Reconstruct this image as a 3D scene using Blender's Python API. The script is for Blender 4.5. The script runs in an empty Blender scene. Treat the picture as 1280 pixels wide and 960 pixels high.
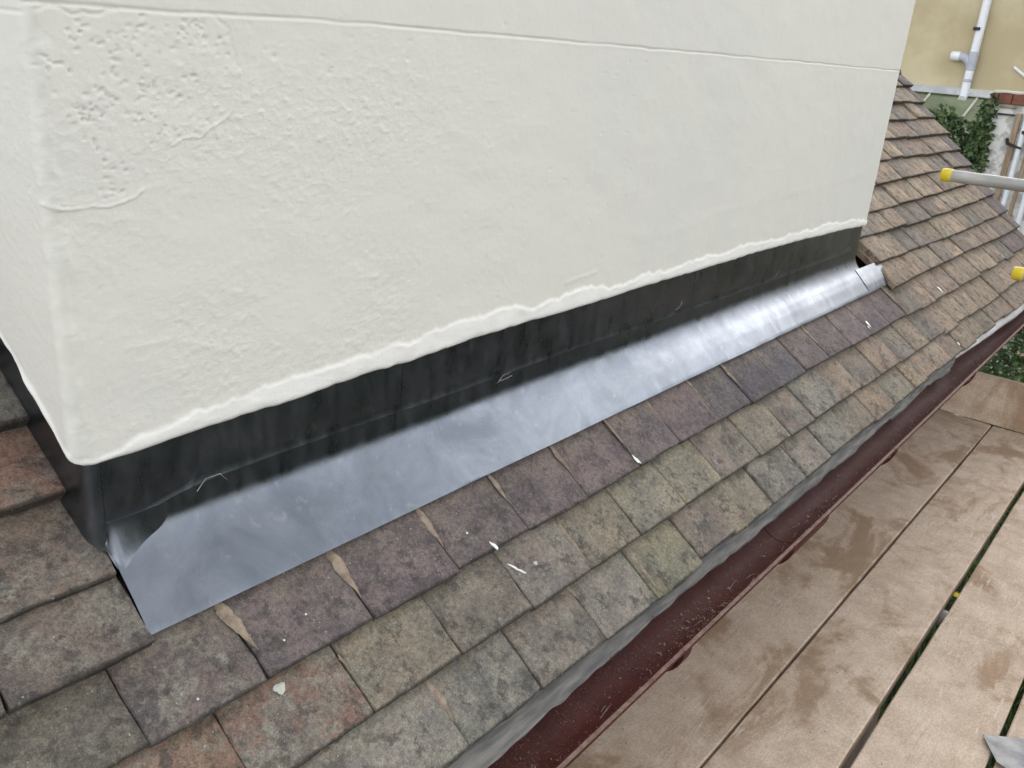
import bpy, math, random
import numpy as np
from mathutils import Matrix, Vector

R = math.radians
H = 4.2                       # eye height above the garden; everything below is laid out relative to the eye level
sc = bpy.context.scene
col = sc.collection

# ------------------------------------------------------------------ camera
cam_d = bpy.data.cameras.new('camera')
cam = bpy.data.objects.new('camera', cam_d)
col.objects.link(cam)
yaw, pit, rol = R(52.716), R(21.046), R(4.869)
fwd = Vector((math.sin(yaw) * math.cos(pit), math.cos(yaw) * math.cos(pit), -math.sin(pit)))
rgt = Vector((math.cos(yaw), -math.sin(yaw), 0))
upv = rgt.cross(fwd)
r2 = math.cos(rol) * rgt + math.sin(rol) * upv
u2 = -math.sin(rol) * rgt + math.cos(rol) * upv
m = Matrix((r2, u2, -fwd)).transposed().to_4x4()
m.translation = Vector((0, 0, H))
cam.matrix_world = m
cam_d.sensor_width = 36
cam_d.lens = 1116.75 / 1280 * 36
cam_d.clip_start = 0.02
cam_d.clip_end = 500
cam_d.dof.use_dof = True
cam_d.dof.focus_distance = 1.35
cam_d.dof.aperture_fstop = 20
sc.camera = cam

# ------------------------------------------------------------------ overcast daylight
SUN_EL, SUN_AZ = 15, 86      # azimuth clockwise from +Y
w = bpy.data.worlds.new('World')
sc.world = w
w.use_nodes = True
nt = w.node_tree
bgn = nt.nodes['Background']
sky = nt.nodes.new('ShaderNodeTexSky')
sky.sky_type = 'NISHITA'
sky.sun_disc = False
sky.sun_elevation = R(SUN_EL)
sky.sun_rotation = R(SUN_AZ)
sky.air_density = 1.0
sky.dust_density = 1.2
hs = nt.nodes.new('ShaderNodeHueSaturation')
hs.inputs['Saturation'].default_value = 0.13
nt.links.new(sky.outputs[0], hs.inputs['Color'])
nt.links.new(hs.outputs[0], bgn.inputs[0])
bgn.inputs[1].default_value = 0.15

sun_d = bpy.data.lights.new('sun', 'SUN')
sun_d.energy = 0.5
sun_d.angle = R(26)
sun_d.color = (1.0, 0.965, 0.91)
sun = bpy.data.objects.new('sun', sun_d)
col.objects.link(sun)
sd = Vector((math.sin(R(SUN_AZ)) * math.cos(R(SUN_EL)), math.cos(R(SUN_AZ)) * math.cos(R(SUN_EL)), math.sin(R(SUN_EL))))
sun.rotation_euler = sd.to_track_quat('Z', 'Y').to_euler()
sun.location = (0, 0, 12)

sc.view_settings.view_transform = 'Standard'
sc.view_settings.look = 'None'
sc.view_settings.exposure = 1.82
sc.view_settings.gamma = 1.0

# ------------------------------------------------------------------ helpers
def link(name, me, mat=None, parent=None):
    o = bpy.data.objects.new(name, me)
    col.objects.link(o)
    if mat is not None and me is not None and not me.materials:
        me.materials.append(mat)
    if parent is not None:
        o.parent = parent
    return o

def tag(o, label=None, cat=None, group=None, kind=None):
    if label: o['label'] = label
    if cat: o['category'] = cat
    if group: o['group'] = group
    if kind: o['kind'] = kind
    return o

def empty(name, loc=(0, 0, 0)):
    o = bpy.data.objects.new(name, None)
    col.objects.link(o)
    o.location = loc
    o.empty_display_size = 0.1
    return o

def mesh(name, v, f, smooth=False):
    me = bpy.data.meshes.new(name)
    me.from_pydata([tuple(map(float, p)) for p in v], [], [tuple(map(int, q)) for q in f])
    if smooth:
        me.polygons.foreach_set('use_smooth', [True] * len(me.polygons))
    me.update()
    return me

def grid_faces(nu, nv, closed_u=False, flip=False):
    """vertex index = i*nv + j"""
    a = np.arange(nu if closed_u else nu - 1)
    b = np.arange(nv - 1)
    i, j = np.meshgrid(a, b, indexing='ij')
    i = i.ravel(); j = j.ravel(); k = (i + 1) % nu
    q = np.stack([i * nv + j, k * nv + j, k * nv + j + 1, i * nv + j + 1], 1)
    return q[:, ::-1] if flip else q

class MB:
    def __init__(s): s.v = []; s.f = []
    def add(s, v, f):
        o = len(s.v)
        s.v += [tuple(p) for p in v]
        s.f += [tuple(i + o for i in q) for q in f]
        return s
    def box(s, x0, x1, y0, y1, z0, z1, b=0.0):
        if b <= 0:
            v = [(x, y, z) for x in (x0, x1) for y in (y0, y1) for z in (z0, z1)]
            return s.add(v, [(0, 1, 3, 2), (4, 6, 7, 5), (0, 4, 5, 1), (2, 3, 7, 6), (0, 2, 6, 4), (1, 5, 7, 3)])
        import bmesh
        bm = bmesh.new()
        bmesh.ops.create_cube(bm, size=1)
        for p in bm.verts:
            p.co = Vector(((x0 + x1) / 2 + p.co.x * (x1 - x0), (y0 + y1) / 2 + p.co.y * (y1 - y0), (z0 + z1) / 2 + p.co.z * (z1 - z0)))
        bmesh.ops.bevel(bm, geom=bm.edges[:], offset=b, segments=2, affect='EDGES', profile=0.6)
        bm.verts.index_update()
        s.add([p.co[:] for p in bm.verts], [[p.index for p in q.verts] for q in bm.faces])
        bm.free()
        return s
    def tube(s, pts, rad, n=10, cap=True):
        pts = [Vector(p) for p in pts]
        rad = rad if hasattr(rad, '__len__') else [rad] * len(pts)
        v = []; f = []
        ref = None
        for k, p in enumerate(pts):
            d = (pts[min(k + 1, len(pts) - 1)] - pts[max(k - 1, 0)]).normalized()
            if ref is None:
                ref = d.orthogonal().normalized()
            a = (ref - d * ref.dot(d)).normalized(); b = d.cross(a); ref = a
            for q in range(n):
                t = 2 * math.pi * q / n
                v.append(p + (a * math.cos(t) + b * math.sin(t)) * rad[k])
        for k in range(len(pts) - 1):
            for q in range(n):
                r = (q + 1) % n
                f.append((k * n + q, k * n + r, (k + 1) * n + r, (k + 1) * n + q))
        if cap:
            f.append(tuple(range(n))[::-1]); f.append(tuple((len(pts) - 1) * n + q for q in range(n)))
        return s.add(v, f)
    def build(s, name, mat, parent=None, smooth=False, loc=None):
        me = mesh(name, s.v, s.f)
        if smooth:
            me.polygons.foreach_set('use_smooth', [True] * len(me.polygons))
            try: me.set_sharp_from_angle(angle=R(40))
            except Exception: pass
        return link(name, me, mat, parent)

# value noise -------------------------------------------------------
def vnoise(x, y, seed=0):
    x = np.asarray(x, float); y = np.asarray(y, float)
    xi = np.floor(x).astype(np.int64); yi = np.floor(y).astype(np.int64)
    fx = x - xi; fy = y - yi
    fx = fx * fx * (3 - 2 * fx); fy = fy * fy * (3 - 2 * fy)
    def h(a, b):
        n = (a * 374761393 + b * 668265263 + seed * 1274126177) & 0xFFFFFFFF
        n = ((n ^ (n >> 13)) * 1274126177) & 0xFFFFFFFF
        n = n ^ (n >> 16)
        return (n & 0xFFFF) / 65535.0
    return ((h(xi, yi) * (1 - fx) + h(xi + 1, yi) * fx) * (1 - fy) + (h(xi, yi + 1) * (1 - fx) + h(xi + 1, yi + 1) * fx) * fy) * 2 - 1

def fbm(x, y, oct=4, seed=0, gain=.5):
    t = 0; a = 1.0
    for k in range(oct):
        t = t + a * vnoise(x * 2 ** k, y * 2 ** k, seed + k * 17); a *= gain
    return t

# ------------------------------------------------------------------ materials
class NT:
    def __init__(s, name):
        s.m = bpy.data.materials.new(name); s.m.use_nodes = True
        s.t = s.m.node_tree; s.b = s.t.nodes['Principled BSDF']
    def n(s, typ, **k):
        q = s.t.nodes.new('ShaderNode' + typ)
        for a, b in k.items():
            setattr(q, a, b)
        return q
    def l(s, a, b): s.t.links.new(a, b)
    def set(s, sock, val):
        if hasattr(val, 'is_output') or isinstance(val, bpy.types.NodeSocket): s.l(val, sock)
        else: sock.default_value = val
    def coord(s, scale=(1, 1, 1), kind='Object', rnd=False):
        tc = s.n('TexCoord'); out = tc.outputs[kind]
        if rnd:
            oi = s.n('ObjectInfo'); mu = s.n('Math', operation='MULTIPLY'); s.l(oi.outputs['Random'], mu.inputs[0]); mu.inputs[1].default_value = 37.0
            ad = s.n('VectorMath', operation='ADD'); s.l(out, ad.inputs[0]); s.l(mu.outputs[0], ad.inputs[1]); out = ad.outputs[0]
        mp = s.n('Mapping'); mp.inputs['Scale'].default_value = scale; s.l(out, mp.inputs['Vector'])
        return mp.outputs[0]
    def noise(s, vec, scale, detail=4, rough=.55, dist=0):
        q = s.n('TexNoise'); q.inputs['Scale'].default_value = scale; q.inputs['Detail'].default_value = detail
        q.inputs['Roughness'].default_value = rough; q.inputs['Distortion'].default_value = dist
        s.l(vec, q.inputs['Vector']); return q.outputs['Fac']
    def voro(s, vec, scale, feature='F1', out='Distance'):
        q = s.n('TexVoronoi', feature=feature); q.inputs['Scale'].default_value = scale; s.l(vec, q.inputs['Vector']); return q.outputs[out]
    def ramp(s, fac, a, b, lo=0.0, hi=1.0):
        q = s.n('MapRange', interpolation_type='SMOOTHSTEP'); s.l(fac, q.inputs['Value'])
        q.inputs['From Min'].default_value = a; q.inputs['From Max'].default_value = b
        q.inputs['To Min'].default_value = lo; q.inputs['To Max'].default_value = hi
        return q.outputs[0]
    def mix(s, fac, a, b, blend='MIX'):
        q = s.n('Mix', data_type='RGBA', blend_type=blend)
        s.set(q.inputs['Factor'], fac)
        for sock, val in ((q.inputs['A'], a), (q.inputs['B'], b)): pass
        ins = [i for i in q.inputs if i.type == 'RGBA']
        for sock, val in zip(ins, (a, b)):
            if isinstance(val, bpy.types.NodeSocket): s.l(val, sock)
            else: sock.default_value = (*val, 1)
        return [o for o in q.outputs if o.type == 'RGBA'][0]
    def math(s, op, a, b=0.0):
        q = s.n('Math', operation=op); s.set(q.inputs[0], a); s.set(q.inputs[1], b); return q.outputs[0]
    def bump(s, h, dist, strength=1.0, prev=None):
        q = s.n('Bump'); q.inputs['Distance'].default_value = dist; q.inputs['Strength'].default_value = strength
        s.l(h, q.inputs['Height'])
        if prev is not None: s.l(prev, q.inputs['Normal'])
        return q.outputs[0]
    def done(s, color=None, rough=None, metal=None, normal=None, spec=None):
        if color is not None: s.set(s.b.inputs['Base Color'], color if isinstance(color, bpy.types.NodeSocket) else (*color, 1))
        if rough is not None: s.set(s.b.inputs['Roughness'], rough)
        if metal is not None: s.set(s.b.inputs['Metallic'], metal)
        if normal is not None: s.l(normal, s.b.inputs['Normal'])
        if spec is not None: s.b.inputs['Specular IOR Level'].default_value = spec
        return s.m

def mat_tile():
    k = NT('clay_tile')
    c = k.coord(rnd=True)
    oi = k.n('ObjectInfo')
    at = k.n('Attribute', attribute_type='OBJECT', attribute_name='warm')
    base = oi.outputs['Color']
    big = k.noise(c, 14, 5, .62)
    med = k.noise(c, 34, 7, .70, .3)
    hue = k.noise(c, 22, 6, .66, .4)
    crust = k.noise(c, 135, 6, .78)
    fine = k.noise(c, 480, 3, .7)
    col_ = k.mix(k.ramp(big, .3, .7), k.mix(1.0, base, (.70, .71, .74), 'MULTIPLY'), k.mix(1.0, base, (1.24, 1.19, 1.12), 'MULTIPLY'))
    # bare terracotta where the weathered skin has gone
    warm = k.math('MULTIPLY', k.ramp(k.noise(c, 17, 5, .66, .5), .44, .57), at.outputs['Fac'])
    col_ = k.mix(warm, col_, (.235, .137, .108))
    # grey-olive film of lichen and lime bloom
    bloom = k.math('MULTIPLY', k.ramp(hue, .48, .60), oi.outputs['Alpha'])
    col_ = k.mix(k.math('MULTIPLY', bloom, .9), col_, (.245, .232, .195))
    col_ = k.mix(k.ramp(med, .51, .61, 0, .68), col_, (.062, .058, .054))
    col_ = k.mix(k.math('MULTIPLY', k.ramp(k.noise(c, 44, 7, .78, .2), .58, .70), k.math('ADD', k.math('MULTIPLY', oi.outputs['Alpha'], .6), .12)), col_, (.33, .31, .265))
    # silt held under the course above
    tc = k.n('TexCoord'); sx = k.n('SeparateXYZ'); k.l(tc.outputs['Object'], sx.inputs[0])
    silt = k.math('MULTIPLY', k.ramp(sx.outputs['Y'], .055, .108), k.ramp(k.noise(c, 38, 6, .7), .36, .62))
    col_ = k.mix(k.math('MULTIPLY', silt, .42), col_, (.215, .175, .122))
    # shadow line under each course painted on the tail edge, ragged like algae
    tail_shade = k.math('MULTIPLY', k.ramp(k.math('ADD', sx.outputs['Y'], k.math('MULTIPLY', k.noise(c, 70, 5, .7), -.006)), .0035, -.0015), k.ramp(k.noise(c, 24, 3), .30, .48, .35, .85))
    col_ = k.mix(tail_shade, col_, (.040, .037, .032))
    # rain streaks down the face
    st = k.ramp(k.noise(k.coord((9, 1.4, 1), rnd=True), 13, 5, .66), .58, .74, 0, .26)
    col_ = k.mix(st, col_, (.31, .275, .235))
    # grit
    col_ = k.mix(k.ramp(crust, .40, .60), k.mix(1.0, col_, (.78, .78, .79), 'MULTIPLY'), k.mix(1.0, col_, (1.19, 1.18, 1.16), 'MULTIPLY'))
    col_ = k.mix(k.ramp(fine, .36, .64), k.mix(1.0, col_, (.78, .78, .78), 'MULTIPLY'), k.mix(1.0, col_, (1.22, 1.22, 1.20), 'MULTIPLY'))
    sp = k.n('TexVoronoi', feature='F1'); sp.inputs['Scale'].default_value = 190; sp.inputs['Randomness'].default_value = 1; k.l(c, sp.inputs['Vector'])
    sepc = k.n('SeparateColor'); k.l(sp.outputs['Color'], sepc.inputs[0])
    lim = k.ramp(sepc.outputs[1], .0, 1.0, .05, .20)
    dot = k.math('MULTIPLY', k.math('LESS_THAN', sp.outputs['Distance'], lim), k.math('GREATER_THAN', sepc.outputs[0], .89))
    col_ = k.mix(k.math('MULTIPLY', dot, .7), col_, (.50, .48, .43))
    h = k.math('ADD', k.math('ADD', k.math('MULTIPLY', med, .8), k.math('MULTIPLY', crust, .55)), k.math('MULTIPLY', fine, .25))
    nb = k.bump(h, .0033, 1.0)
    return k.done(col_, .86, 0, nb, .3)

def mat_render():
    k = NT('painted_render')
    c = k.coord()
    a = k.noise(c, 1.7, 5, .6); b = k.noise(c, 26, 4, .6)
    col_ = k.mix(k.ramp(a, .30, .70), (.715, .704, .655), (.745, .720, .655))
    col_ = k.mix(k.ramp(b, .58, .78, 0, .28), col_, (.69, .685, .655))
    pale = k.n('Attribute', attribute_name='fresh')
    col_ = k.mix(pale.outputs['Fac'], col_, (.87, .855, .81))
    f1 = k.noise(c, 120, 4, .6); f2 = k.noise(c, 420, 3, .6)
    cs = k.coord((1, 1, 2.4)); f3 = k.noise(cs, 70, 4, .6)
    h = k.math('ADD', k.math('ADD', k.math('MULTIPLY', f1, 1.0), k.math('MULTIPLY', f2, .22)), k.math('MULTIPLY', f3, .45))
    rgh = k.n('Attribute', attribute_name='coarse')
    nb = k.n('Bump'); nb.inputs['Distance'].default_value = .0032
    k.l(h, nb.inputs['Height']); k.l(k.math('ADD', k.math('MULTIPLY', rgh.outputs['Fac'], .42), .05), nb.inputs['Strength'])
    return k.done(col_, .75, 0, nb.outputs[0], .3)

def mat_lead(name):
    k = NT(name)
    c = k.coord()
    n1 = k.noise(c, 8, 6, .66, .5); n2 = k.noise(c, 42, 6, .7); n3 = k.noise(k.coord((3, 1, 1)), 11, 5, .6)
    col_ = k.mix(k.ramp(n1, .3, .72), (.130, .146, .172), (.205, .222, .255))
    col_ = k.mix(k.ramp(n2, .56, .75, 0, .5), col_, (.29, .295, .31))
    col_ = k.mix(k.ramp(k.noise(c, 17, 6, .74), .60, .74, 0, .45), col_, (.11, .114, .125))
    ro = k.math('ADD', k.ramp(n3, .3, .7, .22, .34), k.math('MULTIPLY', n2, .08))
    nb = k.bump(k.noise(c, 9, 1), .0030, .15)
    return k.done(col_, ro, 1.0, nb)

def mat_board():
    k = NT('scaffold_board_wood')
    c = k.coord(rnd=True); g = k.coord((.8, 13, 9), rnd=True)
    grain = k.noise(g, 6, 6, .66, .9)
    dusty = k.noise(c, 11, 7, .72)
    big = k.noise(k.coord((1.0, 1.5, 1), rnd=True), 3.0, 6, .62, .7)
    scr = k.noise(k.coord((2.2, 22, 1), rnd=True), 6, 6, .72, .5)
    col_ = k.mix(k.ramp(dusty, .32, .68), (.50, .390, .300), (.65, .530, .425))
    col_ = k.mix(k.ramp(grain, .54, .74, 0, .35), col_, (.29, .225, .175))
    col_ = k.mix(k.ramp(big, .49, .63, 0, .82), col_, (.33, .222, .142))
    col_ = k.mix(k.ramp(k.noise(c, 6.5, 7, .75, .3), .56, .70, 0, .5), col_, (.27, .22, .185))
    col_ = k.mix(k.math('MULTIPLY', k.ramp(scr, .55, .64), k.ramp(k.noise(c, 3.1, 3), .50, .62, .0, .8)), col_, (.70, .61, .52))
    sp = k.voro(c, 34); rn = k.noise(c, 7, 3)
    col_ = k.mix(k.math('MULTIPLY', k.math('LESS_THAN', sp, .075), k.ramp(rn, .5, .58, 0, .8)), col_, (.085, .06, .045))
    fine = k.noise(c, 190, 4, .7)
    col_ = k.mix(k.ramp(fine, .35, .65), k.mix(1.0, col_, (.86, .86, .86), 'MULTIPLY'), k.mix(1.0, col_, (1.12, 1.12, 1.12), 'MULTIPLY'))
    nb = k.bump(k.math('ADD', k.math('MULTIPLY', grain, .6), k.math('ADD', k.math('MULTIPLY', fine, .3), k.math('MULTIPLY', dusty, .5))), .0022, .7)
    return k.done(col_, .92, 0, nb, .08)

def mat_simple(name, c0, c1, scale=20, rough=.7, metal=0.0, bump=.002, stretch=(1, 1, 1), spec=.4, lo=.35, hi=.65, rnd=False):
    k = NT(name)
    c = k.coord(stretch, rnd=rnd)
    n = k.noise(c, scale, 5, .62)
    nb = k.bump(k.math('ADD', n, k.math('MULTIPLY', k.noise(c, scale * 7, 3), .4)), bump, .6)
    return k.done(k.mix(k.ramp(n, lo, hi), c0, c1), rough, metal, nb, spec)

def mat_gutter():
    k = NT('brown_gutter_plastic')
    c = k.coord()
    n = k.noise(c, 26, 6, .7)
    col_ = k.mix(k.ramp(n, .35, .68), (.056, .0125, .0110), (.084, .0215, .0175))
    col_ = k.mix(k.math('MULTIPLY', k.ramp(k.noise(c, 300, 3, .7), .56, .66), k.ramp(k.noise(c, 16, 5, .7), .42, .62, .05, .75)), col_, (.20, .145, .11))
    g = k.n('NewGeometry'); sx = k.n('SeparateXYZ'); k.l(g.outputs['Normal'], sx.inputs[0])
    sp_ = k.n('SeparateXYZ'); k.l(g.outputs['Position'], sp_.inputs[0])
    dust = k.math('MULTIPLY', k.math('MULTIPLY', k.ramp(sx.outputs['Z'], .55, .95), k.ramp(sp_.outputs['Z'], H - .9215, H - .9185)), k.ramp(k.noise(c, 60, 6, .75), .35, .65, .3, .8))   # settled dust
    col_ = k.mix(dust, col_, (.27, .20, .165))
    nb = k.bump(k.noise(c, 220, 3), .0005, .6)
    return k.done(col_, k.math('ADD', k.math('MULTIPLY', dust, .3), .6), 0, nb, .14)

M = dict(
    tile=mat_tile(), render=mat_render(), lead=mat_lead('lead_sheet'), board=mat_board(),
    gutter=mat_gutter(),
    felt=mat_simple('dusty_eaves_felt', (.10, .10, .10), (.24, .226, .205), 34, .9, 0, .002, (.35, 3, 3), lo=.3, hi=.7),
    tray=mat_simple('white_eaves_tray', (.55, .54, .53), (.72, .72, .71), 12, .4),
    mortar=mat_simple('sand_mortar', (.21, .160, .118), (.35, .280, .212), 70, .95, 0, .003),
    wire=mat_simple('clip_wire', (.16, .16, .17), (.30, .30, .30), 40, .35, .9),
    tube=mat_simple('galvanised_tube', (.36, .36, .35), (.54, .535, .515), 16, .55, .35, .0008, (1, .3, 1)),
    cap=mat_simple('yellow_cap_plastic', (.72, .55, .03), (.82, .65, .06), 30, .45),
    deck=mat_simple('dark_underlay', (.012, .011, .01), (.03, .027, .024), 20, .95),
    paint=mat_simple('white_paint_drip', (.74, .74, .70), (.86, .86, .83), 60, .5),
    lichen=mat_simple('pale_lichen', (.42, .44, .38), (.56, .57, .50), 120, .95),
    cream=mat_simple('cream_render', (.45, .375, .235), (.56, .48, .325), 1.1, .9, 0, .004),
    upvc=mat_simple('white_pipe_plastic', (.72, .74, .80), (.80, .82, .86), 8, .35),
    joint=mat_simple('grey_pipe_fitting', (.38, .40, .47), (.46, .48, .55), 12, .45),
    band=mat_simple('pale_flashing_band', (.42, .43, .45), (.58, .58, .58), 5, .7),
    greenroof=mat_simple('mossy_green_felt', (.16, .19, .115), (.26, .285, .185), 1.6, .95, 0, .004),
    seam=mat_simple('pale_roof_seam', (.55, .53, .45), (.66, .64, .56), 10, .8),
    brick=mat_simple('red_brick', (.14, .055, .04), (.21, .085, .058), 14, .9, 0, .004, rnd=True),
    peel=mat_simple('peeling_white_paint', (.44, .43, .40), (.72, .71, .68), 7, .85, 0, .004, lo=.42, hi=.52),
    timber=mat_simple('bare_brown_timber', (.23, .16, .105), (.38, .29, .20), 9, .85, 0, .003, (6, 6, .6)),
    iron=mat_simple('black_iron', (.012, .012, .013), (.03, .028, .026), 30, .6),
    leaf=mat_simple('green_leaf', (.022, .055, .014), (.085, .14, .04), 5, .55, rnd=False),
    ivy=mat_simple('dark_ivy_leaf', (.026, .060, .018), (.10, .155, .055), 6, .5),
    bark=mat_simple('brown_bark', (.06, .045, .03), (.12, .09, .06), 14, .95),
    grass=mat_simple('rough_grass', (.014, .017, .011), (.034, .038, .024), 3.0, .95, 0, .02),
    blade=mat_simple('grass_blade', (.02, .045, .010), (.075, .12, .03), 6, .7),
    petal=mat_simple('yellow_petal', (.75, .55, .02), (.85, .68, .05), 30, .7),
    trowel=mat_simple('scuffed_steel', (.20, .205, .22), (.36, .355, .35), 18, .6, .25, .0008),
    grip=mat_simple('worn_wood_handle', (.20, .11, .05), (.32, .19, .09), 18, .6, 0, .001, (1, 8, 1)),
    wallb=mat_simple('brown_house_wall', (.12, .085, .065), (.20, .15, .115), 4, .9, 0, .004),
    wood=mat_simple('painted_fascia', (.30, .28, .25), (.40, .38, .34), 9, .7),
    debris=mat_simple('gutter_grit', (.16, .12, .09), (.46, .40, .33), 60, .95),
)

# ------------------------------------------------------------------ roof geometry frame
AL = R(42)
TILT = math.atan(.0128 / .103)
P0 = Vector((0, .8113, -.6788 + H))
SD = Vector((0, -math.cos(AL), -math.sin(AL)))       # down the slope
SN = Vector((0, -math.sin(AL), math.cos(AL)))
def roof(u, v, h=0.0):
    return Vector((u, 0, 0)) + P0 + SD * v + SN * h

# ------------------------------------------------------------------ ground
def ground():
    n = 60
    xs = np.linspace(-60, 90, n); ys = np.linspace(-70, 70, n)
    X, Y = np.meshgrid(xs, ys, indexing='ij')
    Z = .05 * vnoise(X * .4, Y * .4, 3)
    Z = np.where((np.abs(X - 2) < 8) & (np.abs(Y) < 8), Z * .2, Z)
    o = link('ground', mesh('ground', np.stack([X, Y, Z], -1).reshape(-1, 3), grid_faces(n, n), True), M['grass'])
    tag(o, 'rough green garden ground far below the scaffold', 'ground', kind='structure')
ground()

# ------------------------------------------------------------------ house wall under the eaves
hw = empty('house_wall', (0, .8, 0))
hw.location = (2.4, .82, 0)
def child(mb, name, mat, root, smooth=False):
    o = mb.build(name, mat, None, smooth)
    o.parent = root
    o.matrix_parent_inverse = Matrix.Translation(-root.location)
    return o
child(MB().box(-.5, 5.15, .80, .92, -.02, H - .80), 'wall', M['wallb'], hw)
child(MB().box(-.5, 5.15, .625, .645, H - 1.02, H - .885), 'fascia', M['wood'], hw)
child(MB().box(-.5, 5.15, .646, .80, H - 1.0, H - .985), 'soffit', M['wood'], hw)
tag(hw, 'brown house wall with fascia board below the eaves', 'wall')

# ------------------------------------------------------------------ tiled roof
rt = empty('tiled_roof', (2.4, .82, H - .82))
tag(rt, 'old clay plain tile roof sloping down to brown gutter', 'roof')
def rchild(o):
    o.parent = rt
    o.matrix_parent_inverse = Matrix.Translation(-rt.location)
    return o
# underlay: a real boarded slab below the tiles
def deck():
    mb = MB()
    a, b = -.40, 5.20
    top = -1.06
    v = []
    for u in (a, b):
        for vv, h in ((.27, -.045), (top, -.045), (top, -.075), (.27, -.075)):
            v.append(roof(u, vv, h))
    mb.add(v, [(0, 1, 5, 4), (1, 2, 6, 5), (2, 3, 7, 6), (3, 0, 4, 7), (0, 3, 2, 1), (4, 5, 6, 7)])
    r = roof(0, top, -.045)
    v = []
    for u in (a, b):
        v += [(u, r.y, r.z), (u, r.y + 1.0, r.z - .9), (u, r.y + 1.0, r.z - .93), (u, r.y, r.z - .04)]
    mb.add(v, [(0, 4, 5, 1), (1, 5, 6, 2), (2, 6, 7, 3), (0, 1, 2, 3), (4, 7, 6, 5)])
    rchild(mb.build('underlay', M['deck']))
    mb = MB()
    p0, p1 = roof(0, .30, -.05), roof(0, -1.05, -.05)
    v = []
    for u in (5.165, 5.19):
        v += [(u, p0.y, p0.z), (u, p1.y, p1.z), (u, p1.y, p1.z - .16), (u, p0.y, p0.z - .13)]
    mb.add(v, [(0, 1, 2, 3), (7, 6, 5, 4), (0, 4, 5, 1), (1, 5, 6, 2), (2, 6, 7, 3), (3, 7, 4, 0)])
    rchild(mb.build('bargeboard', M['wood']))
deck()

def tile_mesh(wd, L, t, rng, near):
    b = .0035
    xs = [-wd / 2, -wd / 2 + b] + list(np.linspace(-wd / 2, wd / 2, 9 if near else 5)[1:-1]) + [wd / 2 - b, wd / 2]
    ys = [0, b] + list(np.linspace(0, L, 7 if near else 4)[1:-1]) + [L]
    nx, ny = len(xs), len(ys)
    sd = rng.randrange(10 ** 6)
    cam = rng.uniform(.0005, .003); camy = rng.uniform(.0005, .0025)
    rough = .0016 if near else .001
    cornerL = rng.choice([.0005, .0015, .004]) ; cornerR = rng.choice([.0005, .0015, .005])
    top = np.zeros((nx, ny, 3))
    for i, x in enumerate(xs):
        for j, y in enumerate(ys):
            fx = 2 * x / wd; fy = y / L
            px, py = x, y
            if i in (0, nx - 1): px += float(vnoise(y * 55, sd % 97 + i, sd)) * rough
            if j == 0: py += float(vnoise(x * 60, sd % 89, sd + 3)) * rough * .8 + float(vnoise(x * 14, 2.2, sd + 5)) * rough * .7
            z = -cam * fx * fx - camy * (1 - fy) ** 2 * .6 + float(vnoise(x * 22 + sd % 13, y * 22, sd)) * .0007
            if i in (0, nx - 1) or j == 0: z -= .0016
            if j <= 1:                                   # worn corners
                if i <= 1: py += cornerL * (1 - i * .6) * (1 - j * .5); px += cornerL * .35 * (1 - i)
                if i >= nx - 2: py += cornerR * (1 - (nx - 1 - i) * .6) * (1 - j * .5); px -= cornerR * .35 * (1 - (nx - 1 - i))
            top[i, j] = px, py, z
    bot = top.copy(); bot[:, :, 2] = np.minimum(top[:, :, 2].mean(), top[:, :, 2]) - t; bot[:, 0, 1] += .003
    v = np.concatenate([top.reshape(-1, 3), bot.reshape(-1, 3)])
    f = grid_faces(nx, ny).tolist(); nt_ = len(f); o = nx * ny
    f += [[q + o for q in r[::-1]] for r in grid_faces(nx, ny).tolist()]
    ring = [i * ny for i in range(nx)] + [(nx - 1) * ny + j for j in range(1, ny)] + [i * ny + ny - 1 for i in range(nx - 2, -1, -1)] + [j for j in range(ny - 2, 0, -1)]
    for a, c in zip(ring, ring[1:] + ring[:1]): f.append([a, a + o, c + o, c])
    me = mesh('roof_tile', v, f)
    me.polygons.foreach_set('use_smooth', [k < nt_ for k in range(len(me.polygons))])
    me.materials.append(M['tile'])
    return me

TI = random.Random(11)
def tile(u0, u1, v, colr, weather=.5, warm=0.0, lift=0.0, near=True, gap=.0022, L=.20, t=.0145, var=.10, kick=1.7):
    wd = u1 - u0 - gap
    me = tile_mesh(wd, L, t, TI, near)
    o = link('roof_tile', me)
    rot = Matrix.Rotation(AL - TILT + R(-kick + TI.uniform(-.8, .7)), 4, 'X') @ Matrix.Rotation(R(TI.uniform(-.45, .45)), 4, 'Z') @ Matrix.Rotation(R(TI.uniform(-.5, .5)), 4, 'Y')
    p = roof((u0 + u1) / 2, v + TI.uniform(-.0025, .0025), lift + TI.uniform(.005, .011))
    o.parent = rt
    o.matrix_parent_inverse = Matrix.Translation(-rt.location)
    o.matrix_basis = Matrix.Translation(p) @ rot
    j = 1 + TI.uniform(-var, var)
    o.color = (*(max(0, c * j * (1 + TI.uniform(-.025, .025))) for c in colr), weather)
    o['warm'] = float(warm)
    return o

PUR = (.152, .122, .128); BLU = (.124, .113, .125); OLV = (.214, .188, .150); GRY = (.210, .197, .176)
BRN = (.194, .168, .147); TAN = (.315, .245, .182); TN2 = (.270, .212, .163); GRN = (.212, .204, .146); RED = (.215, .142, .112); DKB = (.150, .132, .117)

def fill(start, end, rng, wd=.165):
    """joints laid at tile width from start to end"""
    out = [start]
    while out[-1] < end - .09:
        out.append(out[-1] + wd * rng.uniform(.965, 1.035))
    out[-1] = end
    return out
JR = random.Random(5)
VERGE = lambda v: 5.19 - .07 * min(0, v) * 1.0
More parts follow.
